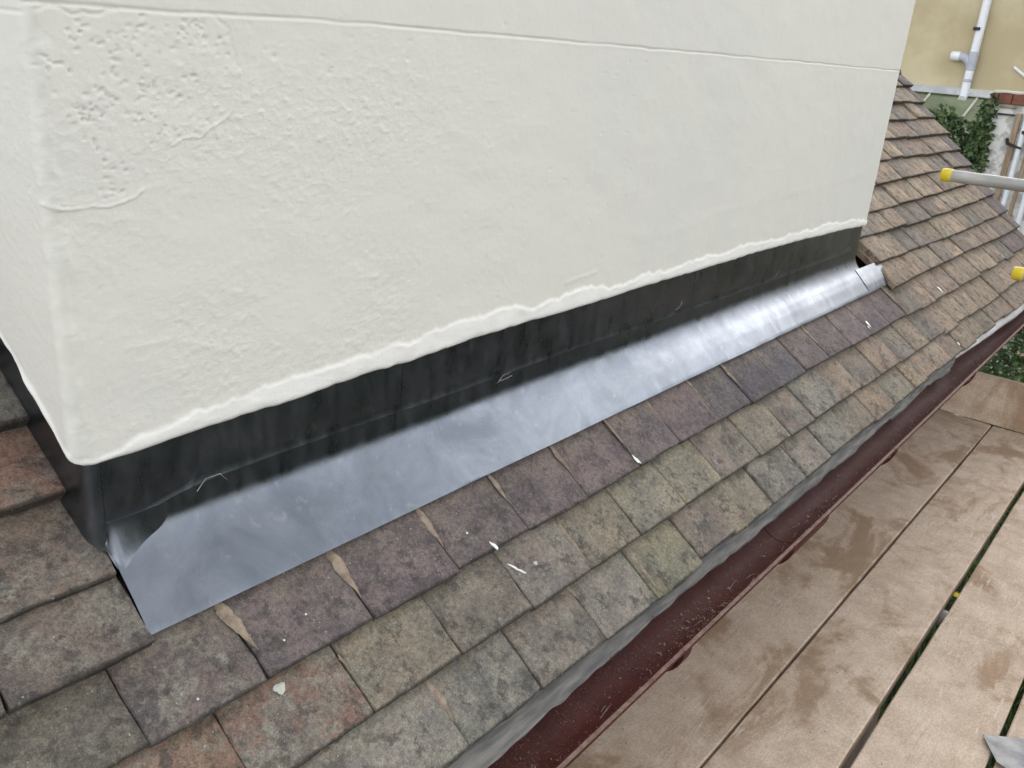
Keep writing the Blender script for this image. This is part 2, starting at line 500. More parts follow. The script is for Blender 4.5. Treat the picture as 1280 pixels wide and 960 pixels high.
# row A (new-looking purple tiles tucked under the lead)
jA = [-.31, -.14, .035, .205, .38, .534, .705, .875, 1.045, 1.216, 1.393, 1.549, 1.726, 1.893, 2.063, 2.302 - .08, 2.385, 2.56, 2.735, 2.909, 3.085]
for a, b in zip(jA, jA[1:]):
    if b <= .39: c, we, wa = DKB, .6, 0
    elif b < .54: c, we, wa = (.150, .128, .122), .75, .15
    elif 1.72 < a < 2.2: c, we, wa = BLU, .2, 0
    else: c, we, wa = PUR, .16, 0
    tile(a, b, .097 + .0035 * (a + b) / 2, c, we, wa)
for a, b in zip(*(lambda q: (q, q[1:]))(fill(3.085, VERGE(.1), JR))):
    tile(a, b, .117 + JR.uniform(-.004, .006), JR.choice([TAN, TN2, BRN]) if b < 4.9 else PUR, .55, JR.choice([0, .15, .3]), near=False)
# row F
jF = [-.36, -.2, -.035, .13, .298, .464, .638, .802, .964, 1.122, 1.283, 1.449, 1.605, 1.786, 1.952, 2.105, 2.288, 2.45, 2.613, 2.794, 2.95, 3.101, 3.30]
cF = {4: (RED, .5, 1.0), 5: (BRN, .8, .75), 6: (OLV, .6, 0), 7: (BRN, .5, .1), 8: (GRY, .45, .2), 9: (OLV, .45, 0), 10: (OLV, .6, 0), 11: (OLV, .5, 0), 12: (BRN, .5, .1), 13: (OLV, .4, 0), 14: (BRN, .55, .4), 15: (GRY, .55, 0)}
for i, (a, b) in enumerate(zip(jF, jF[1:])):
    c, we, wa = cF.get(i, ((DKB, .5, .3) if i < 4 else (JR.choice([OLV, TN2, BRN]), .55, JR.choice([0, .3]))))
    tile(a, b, .199 + .0085 * (a + b) / 2, c, we, wa, near=b < 2.4)
for a, b in zip(*(lambda q: (q, q[1:]))(fill(3.30, VERGE(.2), JR))):
    tile(a, b, .231 + JR.uniform(-.004, .006), JR.choice([TAN, TN2, TAN]), .6, JR.choice([0, .15, .3]), near=False)
# row G (eaves)
jG = [-.30, -.135, .03, .195, .355, .513, .737, .899, 1.066, 1.229, 1.395, 1.539, 1.723, 1.903, 2.065, 2.231, 2.402, 2.576, 2.77, 2.89, 3.014, 3.18, 3.345, 3.51, 3.677]
cG = {4: (RED, .4, 1.0), 5: (GRY, .8, 0), 6: (GRY, .8, 0), 7: (BRN, .6, .1), 8: (GRY, .75, 0), 9: (GRN, .4, 0), 10: (BRN, .5, .1), 11: (OLV, .6, .2), 12: (GRY, .6, 0), 13: (BRN, .55, 0), 14: (GRY, .55, 0)}
for i, (a, b) in enumerate(zip(jG, jG[1:])):
    c, we, wa = cG.get(i, ((DKB, .5, .2) if i < 4 else (JR.choice([OLV, TN2, TAN]), .6, JR.choice([0, .25]))))
    tile(a, b, .312 + TI.uniform(-.004, .006), c, we, wa, near=b < 2.6)
for a, b in zip(*(lambda q: (q, q[1:]))(fill(3.677, VERGE(.3), JR))):
    tile(a, b, .315 + JR.uniform(-.006, .006), JR.choice([TAN, TN2, OLV]), .6, JR.choice([0, .25]), near=False)
# courses beside and above the flashing, left of the stack
lc = [(.0, [-.225, -.06, .105, .274, .432], [(DKB, .6, 0)]), (-.094, [-.30, -.14, .03, .195, .262, .431], [(BRN, .75, .3)]),
      (-.205, [-.21, -.05, .11, .262, .430], [(RED, .55, .7)]), (-.306, [-.30, -.13, .03, .195, .254, .424], [(DKB, .7, .3)])]
for k in range(7):
    lc.append((-.41 - .1 * k, [-.22 - .08 * (k % 2), -.05, .11, .25, .416], [(BRN, .6, .3)]))
for v, js, cs in lc:
    for a, b in zip(js, js[1:]):
        c, we, wa = cs[0]
        if b > .4: tile(a, b, v, c, we, wa, lift=.010, t=.018, kick=3.4)
        else: tile(a, b, v, JR.choice([DKB, BRN, c]), .6, JR.choice([0, .2, .4]), lift=.008, t=.017, kick=3.0)
# right of the stack, up to the ridge
rv = [.012, -.084, -.188, -.282, -.386, -.487, -.594, -.70, -.80, -.91]
for k, v in enumerate(rv):
    if k == 0: js = [3.118, 3.393, 3.562, 3.758] ; js = [3.118, 3.26, 3.393, 3.562, 3.758]
    elif k == 1: js = [3.135, 3.298, 3.475, 3.646, 3.815, 3.984]
    else: js = [3.02 + (.08 if k % 2 else 0)]
    end = VERGE(v)
    js = js[:-1] + fill(js[-1], end, JR)
    for i, (a, b) in enumerate(zip(js, js[1:])):
        if i >= len(js) - 2 and JR.random() < .8: c, we, wa = PUR, .2, 0
        else: c, we, wa = JR.choice([TAN, TN2, TAN, BRN]), .55, JR.choice([0, .1, .25, .4])
        if k >= 6 : c = tuple(q * .9 for q in c)
        tile(a, b, v + .004 * math.sin(a * 3 + k), c, we, wa, lift=(.014 if i == 0 and k < 3 else .008 if i == 1 and k < 3 else JR.uniform(0, .006)), near=False, t=.017, var=.17, kick=2.6)
# ridge tiles
def ridge(u0, u1):
    n = 9; mb = []
    c = roof(0, -1.045, 0); v = []; f = []
    for u in np.linspace(u0, u1, 3):
        for rr in (.095, .080):
            for q in range(n):
                t = math.pi * (q / (n - 1)) * .86 + math.pi * .07
                v.append((u, c.y + .03 - rr * math.cos(t), c.z - .055 + rr * math.sin(t)))
    for k in range(2):
        for q in range(n - 1):
            a = k * 2 * n + q; b = a + 2 * n
            f += [(a, a + 1, b + 1, b), (a + n, b + n, b + n + 1, a + n + 1)]
        for e in (0, n - 1):
            a = k * 2 * n + e; f.append((a, a + 2 * n, a + 3 * n, a + n))
    for k in (0, 2):
        for q in range(n - 1):
            a = k * 2 * n + q; f.append((a, a + n, a + n + 1, a + 1))
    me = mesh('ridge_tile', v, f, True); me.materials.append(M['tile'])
    o = rchild(link('ridge_tile', me)); o.color = (.10, .075, .07, .3); o['warm'] = .2
x = 3.0
while x < 5.0:
    ridge(x, min(x + .30, 5.2)); x += .305
for x in (-.35, -.045): ridge(x, x + .30)

# mortar fillets squeezed out of the upper part of the purple joints
MR = random.Random(3)
def mortar(u, v0, v1, wmax, lean=0.0, rowv=.10):
    n = 18; m_ = 7; v = []; f = []; sd = MR.randrange(1000)
    for i in range(n):
        t = i / (n - 1)
        vv = v0 + (v1 - v0) * t
        wd = wmax * .62 * (.75 + .5 * math.sin(math.pi * min(1, t * 1.25)) ) * (1 - t ** 3 * .93)
        uc = u + lean * (t - .5) + .002 * float(vnoise(t * 5, 0, sd))
        h0 = -(rowv - vv) * math.tan(TILT + R(1.7)) + .0066
        for q in range(m_):
            s_ = q / (m_ - 1) * 2 - 1
            e = 1 + .22 * float(vnoise(t * 9, 3 + (s_ > 0), sd)) + .16 * float(vnoise(t * 22, 7 + (s_ > 0), sd))
            v.append(roof(uc + s_ * wd / 2 * e, vv, h0 + (1 - s_ * s_) * (.0030 - .0010 * t) * (1 + .5 * float(vnoise(t * 12, s_ * 2, sd + 4)))))
    for i in range(n - 1):
        for q in range(m_ - 1):
            a = i * m_ + q; f.append((a, a + m_, a + m_ + 1, a + 1))
    rchild(link('mortar', mesh('mortar', v, f, True), M['mortar']))
for u, v1, wm, ln in ((.534, .066, .030, .012), (.705, .072, .030, .0), (.875, .062, .024, -.002), (1.045, .052, .018, .0), (1.216, .06, .018, .002), (1.393, .085, .009, .0), (1.549, .05, .012, 0), (1.726, .09, .008, 0), (1.893, .066, .020, 0), (2.063, .06, .010, 0), (2.385, .07, .026, 0), (2.735, .05, .012, 0), (3.085, .085, .026, .0)):
    mortar(u, -.016, v1 * .92, wm * .8, ln)
for u, v0, v1, wm in ((1.122, .115, .2, .016), (.638, .115, .14, .006)):
    mortar(u, v0, v1, wm, 0, .205)
for u, v0, v1, wm in ((.737, .205, .27, .026), (1.066, .205, .235, .012), (1.24, .205, .31, .014), (.52, .205, .24, .03)):
    mortar(u, v0, v1, wm, 0, .312)

# drips of white paint and a lichen rosette
def splat(name, u, v, la, lb, rowv, mat, ang=0.0, h=.0007):
    n = 14; vs = []; f = []
    for ring, (s, hh) in enumerate(((1, 0), (.8, h), (.0, h * 1.2))):
        for q in range(n if s else 1):
            t = 2 * math.pi * q / n
            r = s * (1 + .18 * math.sin(3 * t + u * 40) + .1 * math.sin(5 * t + v * 90))
            a, b = la * r * math.cos(t), lb * r * math.sin(t)
            uu = u + a * math.cos(ang) - b * math.sin(ang); vv = v + a * math.sin(ang) + b * math.cos(ang)
            vs.append(roof(uu, vv, -(rowv - vv) * math.tan(TILT + R(1.7)) + hh + .0088))
    for q in range(n):
        r = (q + 1) % n
        f += [(q, n + q, n + r, r), (n + q, 2 * n, n + r)]
    rchild(link(name, mesh(name, vs, f, True), mat))
A_, F_, G_ = .1, .205, .312
splat('paint_drip', .957, .094, .0034, .009, A_, M['paint'], -.35)
splat('paint_drip', 1.389, .086, .0042, .011, A_, M['paint'], -.2)
splat('paint_drip', .927, .056, .002, .002, A_, M['paint'])
splat('paint_drip', .978, .138, .0020, .012, F_, M['paint'], -.55)
splat('paint_drip', .985, .148, .002, .010, F_, M['paint'], -.7)
splat('paint_drip', 1.021, .150, .005, .004, F_, M['lichen'])
splat('paint_drip', 2.757, .072, .006, .012, A_, M['paint'], .2)
splat('paint_drip', 2.74, .082, .003, .005, A_, M['paint'], .2)
splat('paint_drip', .62, .05, .0015, .0015, A_, M['paint'])
splat('paint_drip', .575, .066, .0015, .0015, A_, M['paint'])
splat('paint_drip', .447, .078, .0014, .0014, A_, M['paint'])
splat('paint_drip', .585, .275, .003, .009, G_, M['paint'], -.5)
splat('paint_drip', 3.52, .088, .007, .014, A_, M['paint'], .1)
splat('paint_drip', 3.24, -.04, .005, .012, 0, M['paint'], .1)
splat('paint_drip', 3.33, .285, .006, .008, G_, M['paint'], .1)
splat('lichen_rosette', .545, .114, .008, .007, F_, M['lichen'])

# eaves felt hanging from under the last course into the gutter
def felt(u0, u1, name, mat, cut, dy=0.0, n=420):
    us = np.linspace(u0, u1, n)
    prof = [(.66, -.862), (.615, -.893), (.594, -.906), (.583, -.913), (.5745, -.920), (.568, -.928), (.565, -.937)]
    v = []
    for u in us:
        c = cut(u)
        wv = .0025 * float(vnoise(u * 5, 1.3, 8)) + .001 * float(vnoise(u * 23, 4.3, 9))
        for k, (y, z) in enumerate(prof):
            t = k / (len(prof) - 1)
            if t > c:
                y = prof[-1][0] + (prof[0][0] - prof[-1][0]) * 0
                kk = c * (len(prof) - 1); i0 = int(kk); fr = kk - i0
                y = prof[i0][0] * (1 - fr) + prof[min(i0 + 1, 6)][0] * fr; z = prof[i0][1] * (1 - fr) + prof[min(i0 + 1, 6)][1] * fr
            v.append((u, y + wv * t + dy + .0075 * (u - 1.6) * t * .6, z + H))
    o = rchild(link(name, mesh(name, v, grid_faces(n, len(prof)), True), mat))
    sm = o.modifiers.new('thickness', 'SOLIDIFY'); sm.thickness = .002; sm.offset = 0
felt(-.35, 3.36, 'eaves_felt', M['felt'], lambda u: .74 + .06 * float(vnoise(u * 4, 0, 14)) + .05 * float(vnoise(u * 33, 0, 15)) if u < 2.55 else max(.3, .78 - .28 * (u - 2.55) ** 1 + .10 * float(vnoise(u * 9, 0, 4)) + (.12 if 2.95 < u < 3.2 else 0)))
felt(3.30, 5.15, 'eaves_tray', M['tray'], lambda u: min(.9, .42 + .5 * (u - 3.3)), dy=-.006, n=60)

# ------------------------------------------------------------------ rendered stack
def stack():
    XL, XR, YF, YB = .400, 2.978, .890, 1.75
    rc = .012
    # perimeter samples (s): left side from the back, round the corner, along the front, right side
    per = []          # x, y, nx, ny, tag coordinate
    for y in np.concatenate([np.linspace(YB, 1.16, 14)[:-1], np.arange(1.16, YF + rc, -.0022)]): per.append((XL, y, -1, 0))
    for t in np.linspace(0, 90, 8)[1:-1]:
        a = R(t); per.append((XL + rc - rc * math.cos(a), YF + rc - rc * math.sin(a), -math.cos(a), -math.sin(a)))
    x = XL + rc
    while x < XR - .012:
        per.append((x, YF, 0, -1)); x += .0017 + .0024 * (x - XL)
    for t in np.linspace(0, 90, 5):
        a = R(t); per.append((XR - .012 + .012 * math.sin(a), YF + .012 - .012 * math.cos(a), math.sin(a), -math.cos(a)))
    for y in np.linspace(YF + .02, YB, 20): per.append((XR, y, 1, 0))
    per = np.array(per)
    seg = np.r_[0, np.cumsum(np.hypot(np.diff(per[:, 0]), np.diff(per[:, 1])))]
    ic = np.argmin(np.abs(per[:, 0] - (XL + rc)) + np.abs(per[:, 1] - YF)); S = seg - seg[ic] + XL + rc      # S == x on the front
    nper = len(per)
    bx = [.40, .452, .512, .588, .672, .767, .924, 1.072, 1.295, 1.742, 2.158, 2.733, 2.92, 2.974]
    bz = [-.477, -.4745, -.473, -.471, -.469, -.465, -.464, -.457, -.4585, -.454, -.453, -.460, -.468, -.470]
    gx = [.40, .444, .503, .567, .636, .712, .811, .922, .975, 1.06, 1.151, 1.197, 1.30, 1.391, 1.449, 1.60, 1.732, 1.924, 2.195, 2.409, 2.647, 2.943]
    gz = [-.466, -.462, -.452, -.444, -.437, -.434, -.433, -.431, -.420, -.419, -.421, -.433, -.428, -.417, -.431, -.427, -.423, -.424, -.426, -.432, -.426, -.446]
    zb = np.interp(S, bx, bz) + .0010 * vnoise(S * 60, 0 * S, 5) + .0010 * vnoise(S * 13, 0 * S, 6)
    zb = zb + .010 * np.exp(-np.abs(S - .404) / .008)
    left = per[:, 0] < XL + .002
    zb = np.where(left, -.464 + (per[:, 1] - (YF + rc)) * .80 + .004 * vnoise(per[:, 1] * 30, 0 * S, 2), zb)
    right = per[:, 0] > XR - .002
    zb = np.where(right, -.470 + (per[:, 1] - (YF + .02)) * .88, zb)
    kern = np.exp(-(np.subtract.outer(S, S) / .007) ** 2); kern /= kern.sum(1)[:, None]; near_c = np.exp(-((S - .40) / .05) ** 2)
    zb = zb * (1 - near_c) + (kern @ zb) * near_c
    band = np.where(left, zb + .012, np.interp(S, gx, gz)) + .0038 * vnoise(S * 42, 0 * S, 31) + .004 * vnoise(S * 15, 0 * S, 33) + .0018 * vnoise(S * 130, 0 * S, 34)
    zt = np.concatenate([np.arange(0, .25, .0026), np.arange(.25, .50, .0017), np.arange(.50, .74, .004), np.arange(.76, 1.30, .03)])
    nz = len(zt)
    SS, ZZ = np.meshgrid(S, zt, indexing='ij')
    TOP = .85
    fr = np.clip(1 - zt / .62, 0, 1)
    Z = zt[None, :] + (-.477) + (zb[:, None] + .477) * np.maximum(fr[None, :] ** 1.5, 0)
    Z = np.minimum(Z, TOP)
    hi = (zb[:, None] > -.40)
    Z = np.where(hi, zb[:, None] + (TOP - zb[:, None]) * (zt / zt[-1])[None, :], Z)
    # relief outward (metres)
    d = .0014 * fbm(SS * 2.2, Z * 2.2, 2, 50) + .0005 * fbm(SS * 16, Z * 24, 3, 60)
    lumps = np.clip(fbm(SS * 130, Z * 150, 3, 70) - .15, 0, 2)
    zone = np.clip(1.25 - np.abs(SS - .72) / .42, 0, 1) * np.clip((.02 - Z) / .12, 0, 1)
    coarse = np.clip(.16 + 1.0 * zone * (.55 + .5 * vnoise(SS * 7, Z * 9, 77)), 0.1, 1)
    fresh = np.clip((band[:, None] - Z) / .004, 0, 1)
    coarse = coarse * (1 - .45 * fresh)
    d += .0009 * lumps * coarse * (1 - .7 * fresh)
    d += .0024 * fresh * (1 + .35 * fbm(SS * 22, Z * 45, 3, 80)) + .0007 * np.exp(-((Z - band[:, None] + .004) / .005) ** 2) * (.2 + .8 * vnoise(SS * 35, Z * 0, 81))
    # horizontal ashlar groove
    gxs = [.40, .452, .52, .588, .738, 1.217, 2.189, 3.01]; gzs = [-.004, -.002, -.0015, -.001, .003, .004, .004, .003]
    gl = np.interp(SS, gxs, gzs) + .0010 * vnoise(SS * 22, 0 * SS, 91)
    gl = np.where(left[:, None], -.012 + 0 * SS, gl)
    dep = np.where(SS < .40, .6, 1.0) * (.6 + .4 * np.clip(.5 + vnoise(SS * 9, 0 * SS, 92), 0, 1))
    d -= .0022 * dep * np.exp(-((Z - gl) / .0013) ** 2)
    d += .0002 * np.exp(-((Z - gl + .004) / .002) ** 2)
    # blown pits
    pr = np.random.RandomState(4)
    pits = [(.489, -.031), (.476, -.039), (.449, -.032), (.418, -.056), (.486, -.06), (.513, -.038), (.519, -.074), (.51, -.082), (.443, -.095), (.442, -.107), (.466, -.09), (.466, -.101), (.5, -.1), (.525, -.124), (.543, -.124), (.568, -.115), (.573, -.017), (.554, -.019), (.596, -.032), (.58, -.07), (.551, -.082), (.51, -.019), (.455, -.13), (.475, -.15), (.468, -.178)]
    for cx, cz in pits:
        for q in range(pr.randint(5, 13)):
            ox, oz = cx + pr.normal(0, .0085), cz + pr.normal(0, .0065)
            rx, rz = pr.uniform(.0014, .0034), pr.uniform(.0011, .0023)
            e = ((SS - ox) / rx) ** 2 + ((Z - oz) / rz) ** 2
            e = e * (1 + .5 * vnoise(SS * 400, Z * 400, 5))
            d -= pr.uniform(.0009, .0023) * np.clip(1.15 - e, 0, 1)
    for q in range(140):
        ox, oz = pr.uniform(.41, 1.5), pr.uniform(-.42, .2)
        r = pr.uniform(.0015, .003)
        d -= pr.uniform(.0006, .0016) * np.exp(-(((SS - ox) / r) ** 2 + ((Z - oz) / r / .8) ** 2))
    # healed cracks standing proud, patch edges
    def poly(pts, amp, wid, step=0.0):
        nonlocal d
        P = np.array(pts); best = np.full(SS.shape, 9.0); sgn = np.zeros(SS.shape)
        Sx = SS + .0014 * vnoise(SS * 130, Z * 130, 21); Zx = Z + .0014 * vnoise(SS * 130, Z * 130, 22)
        for a, b in zip(P, P[1:]):
            ab = b - a; L2 = ab @ ab
            t = np.clip(((Sx - a[0]) * ab[0] + (Zx - a[1]) * ab[1]) / L2, 0, 1)
            dd = np.hypot(Sx - a[0] - t * ab[0], Zx - a[1] - t * ab[1])
            best = np.minimum(best, dd)
        d += amp * np.exp(-(best / wid) ** 2)
    poly([(.398, -.187), (.425, -.192), (.458, -.192), (.484, -.188), (.501, -.179)], .0016, .0010)
    poly([(.524, -.109), (.538, -.133), (.553, -.126), (.572, -.127), (.585, -.115), (.603, -.109), (.616, -.096), (.623, -.07), (.624, -.054)], .0015, .0010)
    poly([(.624, -.054), (.612, -.013), (.593, -.001)], -.0009, .0014)
    poly([(.41, -.009), (.421, -.006), (.432, -.006), (.443, -.011), (.466, -.008), (.487, -.004)], -.0014, .0016)
    poly([(.472, -.348), (.52, -.349), (.56, -.362), (.614, -.384)], .0006, .004)
    poly([(1.454, -.326), (1.595, -.353), (1.71, -.348), (1.889, -.327), (2.1, -.317), (2.35, -.316), (2.842, -.296)], .0004, .012)
    poly([(1.305, -.402), (1.4, -.396)], .0009, .004)
    d += .0012 * np.exp(-((SS - .405) / .016) ** 2) * (fbm(SS * 60, Z * 34, 4, 44) + .2)       # knocked-about corner
    # bell the bottom arris round
    d -= .005 * np.exp(-(zt[None, :] / .0035))
    X = per[:, 0][:, None] + d * per[:, 2][:, None]; Y = per[:, 1][:, None] + d * per[:, 3][:, None]
    v = np.stack([X, Y, Z + H], -1)
    # underside lip returning to the masonry
    lip = v[:, :1].copy(); lip[:, 0, 0] -= per[:, 2] * .024; lip[:, 0, 1] -= per[:, 3] * .024; lip[:, 0, 2] += .004
    v = np.concatenate([lip, v], 1)
    nzz = nz + 1
    f = grid_faces(nper, nzz)
    V = v.reshape(-1, 3)
    me = bpy.data.meshes.new('render_coat')
    F = f.tolist() + [[i * nzz + nzz - 1 for i in range(nper)]]
    me.from_pydata(V.tolist(), [], F)
    me.polygons.foreach_set('use_smooth', [True] * (len(F) - 1) + [False])
    for nm, arr in (('fresh', fresh), ('coarse', coarse)):
        at = me.attributes.new(nm, 'FLOAT', 'POINT')
        at.data.foreach_set('value', np.concatenate([arr[:, :1], arr], 1).ravel().astype(np.float32))
    me.update()
    root = empty('chimney_stack', (1.69, 1.3, H - .85))
    o = link('render_coat', me, M['render']); o.parent = root; o.matrix_parent_inverse = Matrix.Translation(-root.location)
    child(MB().box(.425, 2.955, .925, 1.70, H - .85, H - .3), 'masonry', M['deck'], root)
    tag(root, 'broad white rendered chimney stack rising through the tiled roof', 'chimney')
stack()

# ------------------------------------------------------------------ lead flashing
lf = empty('lead_flashing', (1.7, .9, H - .6))
tag(lf, 'grey lead flashing dressed round the foot of the white stack', 'flashing')
def lchild(o):
    o.parent = lf; o.matrix_parent_inverse = Matrix.Translation(-lf.location); return o

APR = {}
def apron(u0, u1, lift, name='apron', nu=240, leftround=False, flat=False):
    us = np.linspace(u0, u1, nu)
    # profile: tail of the sheet on the purple tiles, up the slope, bent into the upstand
    base = []
    e = roof(0, -.013, 0); 
    sl = [(t, ) for t in np.linspace(0, 1, 12)]
    A = np.array((e.y, e.z - H)); 
    yc, zc = .9045, -.5945
    B = np.array((yc - .036, zc - .031))
    for t in np.linspace(0, 1, 16): base.append(A * (1 - t) + B * t)
    C = np.array((yc, zc + .022)); K = np.array((yc - .0012, zc - .0015))
    for t in np.linspace(0, 1, 12)[1:]: base.append((1 - t) ** 2 * B + 2 * t * (1 - t) * K + t * t * C)
    for t in np.linspace(0, 1, 6)[1:]: base.append(np.array((yc + .001 * t, C[1] + t * (-.46 - C[1]))))
    if flat: base = base[:16] + [B + (B - A) * t for t in (.1, .2, .3)]
    base = np.array(base); npf = len(base)
    if not flat: APR['p'] = base
    d = np.gradient(base, axis=0); nrm = np.stack([-d[:, 1], d[:, 0]], 1); nrm /= np.linalg.norm(nrm, axis=1)[:, None]
    nrm[nrm[:, 1] < 0] *= 1
    U, T = np.meshgrid(us, np.arange(npf) / npf, indexing='ij')
    h = .0010 * fbm(U * 2.0, T * 1.6, 2, 5) + .0002 * fbm(U * 7, T * 3, 2, 9) + lift
    h *= np.clip(.35 + 2.2 * (T - .0), .35, 1)
    sgn = 1 if nrm[3, 1] > 0 else -1
    P = np.zeros((nu, npf, 3))
    P[:, :, 0] = U; P[:, :, 1] = base[None, :, 0] + sgn * nrm[None, :, 0] * h; P[:, :, 2] = base[None, :, 1] + sgn * nrm[None, :, 1] * h + H
    # tail edge is cut by hand
    P[:, 0, 1] += .0005 * vnoise(us * 18, 0 * us, 3) + .0010 * vnoise(us * 4, 0 * us, 4)
    P[:, 0, 2] -= .0012
    f = grid_faces(nu, npf, flip=False)
    o = lchild(link(name, mesh(name, P.reshape(-1, 3), f, True), M['lead']))
    sm = o.modifiers.new('thickness', 'SOLIDIFY'); sm.thickness = .0022; sm.offset = 0
    es = o.modifiers.new('crisp', 'EDGE_SPLIT'); es.split_angle = R(50)
apron(.4335, 2.968, .0035, leftround=True, nu=420)
apron(2.93, 3.16, .0052, nu=30, flat=True)

def cover():
    # strip wrapped round the corner: side soaker on the left, cover flashing on the front, return on the right
    pieces = [(-.60, .93), (.905, 1.86), (1.835, 2.972)]
    XL, YF, rc = .4185, .9005, .022
    for k, (s0, s1) in enumerate(pieces):
        S = np.arange(s0, s1, .006)
        prof = 14
        v = np.zeros((len(S), prof, 3))
        for i, s in enumerate(S):
            # s is x on the front; below XL+rc it runs round the corner and back along the side
            a0 = XL + rc; arc = rc * math.pi / 2
            if s >= a0:
                x, y, nx_, ny_ = s, YF, 0, -1
            elif s > a0 - arc:
                t = (a0 - s) / rc
                x, y, nx_, ny_ = a0 - rc * math.sin(t), YF + rc - rc * math.cos(t), -math.sin(t), -math.cos(t)
            else:
                x, y, nx_, ny_ = XL, YF + rc + (a0 - arc - s), -1, 0
            zr = (P0.z - H) + (y - P0.y) * math.tan(AL) - .012      # roof line
            if s < a0 - arc * .6: zlow = zr - .012
            elif s < a0 + .05:
                t = (s - (a0 - arc * .6)) / (.05 + arc * .6); t = t * t * (3 - 2 * t)
                zlow = -.612 * (1 - t) + -.5585 * t
            else: zlow = -.5475 + .0035 * float(vnoise(s * 3, 1.1, 7)) - .011 * max(0, 1 - (s - a0 - .05) / .1) ** 2
            ztop = max(-.45, zr + .12)
            for j in range(prof):
                t = j / (prof - 1)
                z = zlow + (ztop - zlow) * t
                off = (.0007 * k) + .0009 * float(vnoise(s * 5, t * 2, 3)) + .0003 * float(vnoise(s * 23, t * 4, 4))
                if j == 0: off += .0016
                if s < a0 + .02 and s > a0 - arc - .05:      # flared foot where it is dressed over the corner
                    off += .004 * max(0, 1 - t * 2.4) ** 2
                v[i, j] = (x + nx_ * off, y + ny_ * off, z + H)
        o = lchild(link('cover_flashing', mesh('cover_flashing', v.reshape(-1, 3), grid_faces(len(S), prof), True), M['lead']))
        sm = o.modifiers.new('thickness', 'SOLIDIFY'); sm.thickness = .0012; sm.offset = 0
        es = o.modifiers.new('crisp', 'EDGE_SPLIT'); es.split_angle = R(50)
cover()
# dressed bead down the left corner and folded dog-ear on the right
def corner_saddle():
    # lead bossed from the corner upstand down on to the apron, a concave tongue
    XL, YF, rc = .4185, .9005, .022
    path = [(R(a), None) for a in np.linspace(66, 90, 8)] + [(R(90), x) for x in np.linspace(.4405, .530, 22)[1:]]
    n = 14; v = []
    for ph, x0 in path:
        if x0 is None:
            cx, nx_, ny_ = XL + rc, -math.cos(ph), -math.sin(ph); k = (ph - R(66)) / R(24); L = .026 * k * k * (3 - 2 * k); cy = YF + rc; r0 = rc + .003
        else:
            cx, nx_, ny_ = x0, 0, -1; k = 1 - (x0 - .4405) / .0895; L = .026 * max(0, k) ** 2.2 + .0005; cy = YF + rc; r0 = rc + .003 - .010 * max(0, 1 - 2.2 * k) ** 2
        for q in range(n):
            t = q / (n - 1)
            rr = r0 + L * t ** 1.6
            x = cx + nx_ * rr; y = cy + ny_ * rr
            x = max(x, .4325 + .002 * math.sin(t * 5)) if x0 is None and t > .25 else x
            zr = float(np.interp(y, APR['p'][:, 0], APR['p'][:, 1])) + .0040
            z0_ = -.556
            z = z0_ + (zr - z0_) * (1 - (1 - t) ** 1.7)
            v.append((x, y, z + H))
    o = lchild(link('corner_saddle', mesh('corner_saddle', v, grid_faces(len(path), n, flip=True), True), M['lead']))
    sm = o.modifiers.new('thickness', 'SOLIDIFY'); sm.thickness = .0018; sm.offset = 0
    es = o.modifiers.new('crisp', 'EDGE_SPLIT'); es.split_angle = R(60)
corner_saddle()
# wire clips
def clip(pts):
    mb = MB().tube([(x, .8905 + dy, z + H) for x, z, dy in pts], .0008, 6)
    lchild(mb.build('wire_clip', M['wire'], None, True))
clip([(.547, -.5545, .004), (.546, -.5515, -.001), (.557, -.5375, -.003), (.577, -.5375, -.003), (.588, -.5505, -.001), (.5885, -.556, .004)])
clip([(1.127, -.556, .004), (1.128, -.552, -.001), (1.138, -.541, -.003), (1.160, -.540, -.003), (1.166, -.551, -.001), (1.1665, -.555, .003)])
clip([(1.165, -.548, -.002), (1.150, -.549, -.003), (1.134, -.551, -.001)])
for x, z in ((1.747, -.533), (2.282, -.537), (2.822, -.538)):
    clip([(x, z, .001), (x + .004, z + .003, -.003), (x + .019, z + .014, -.003), (x + .021, z + .016, .001)])

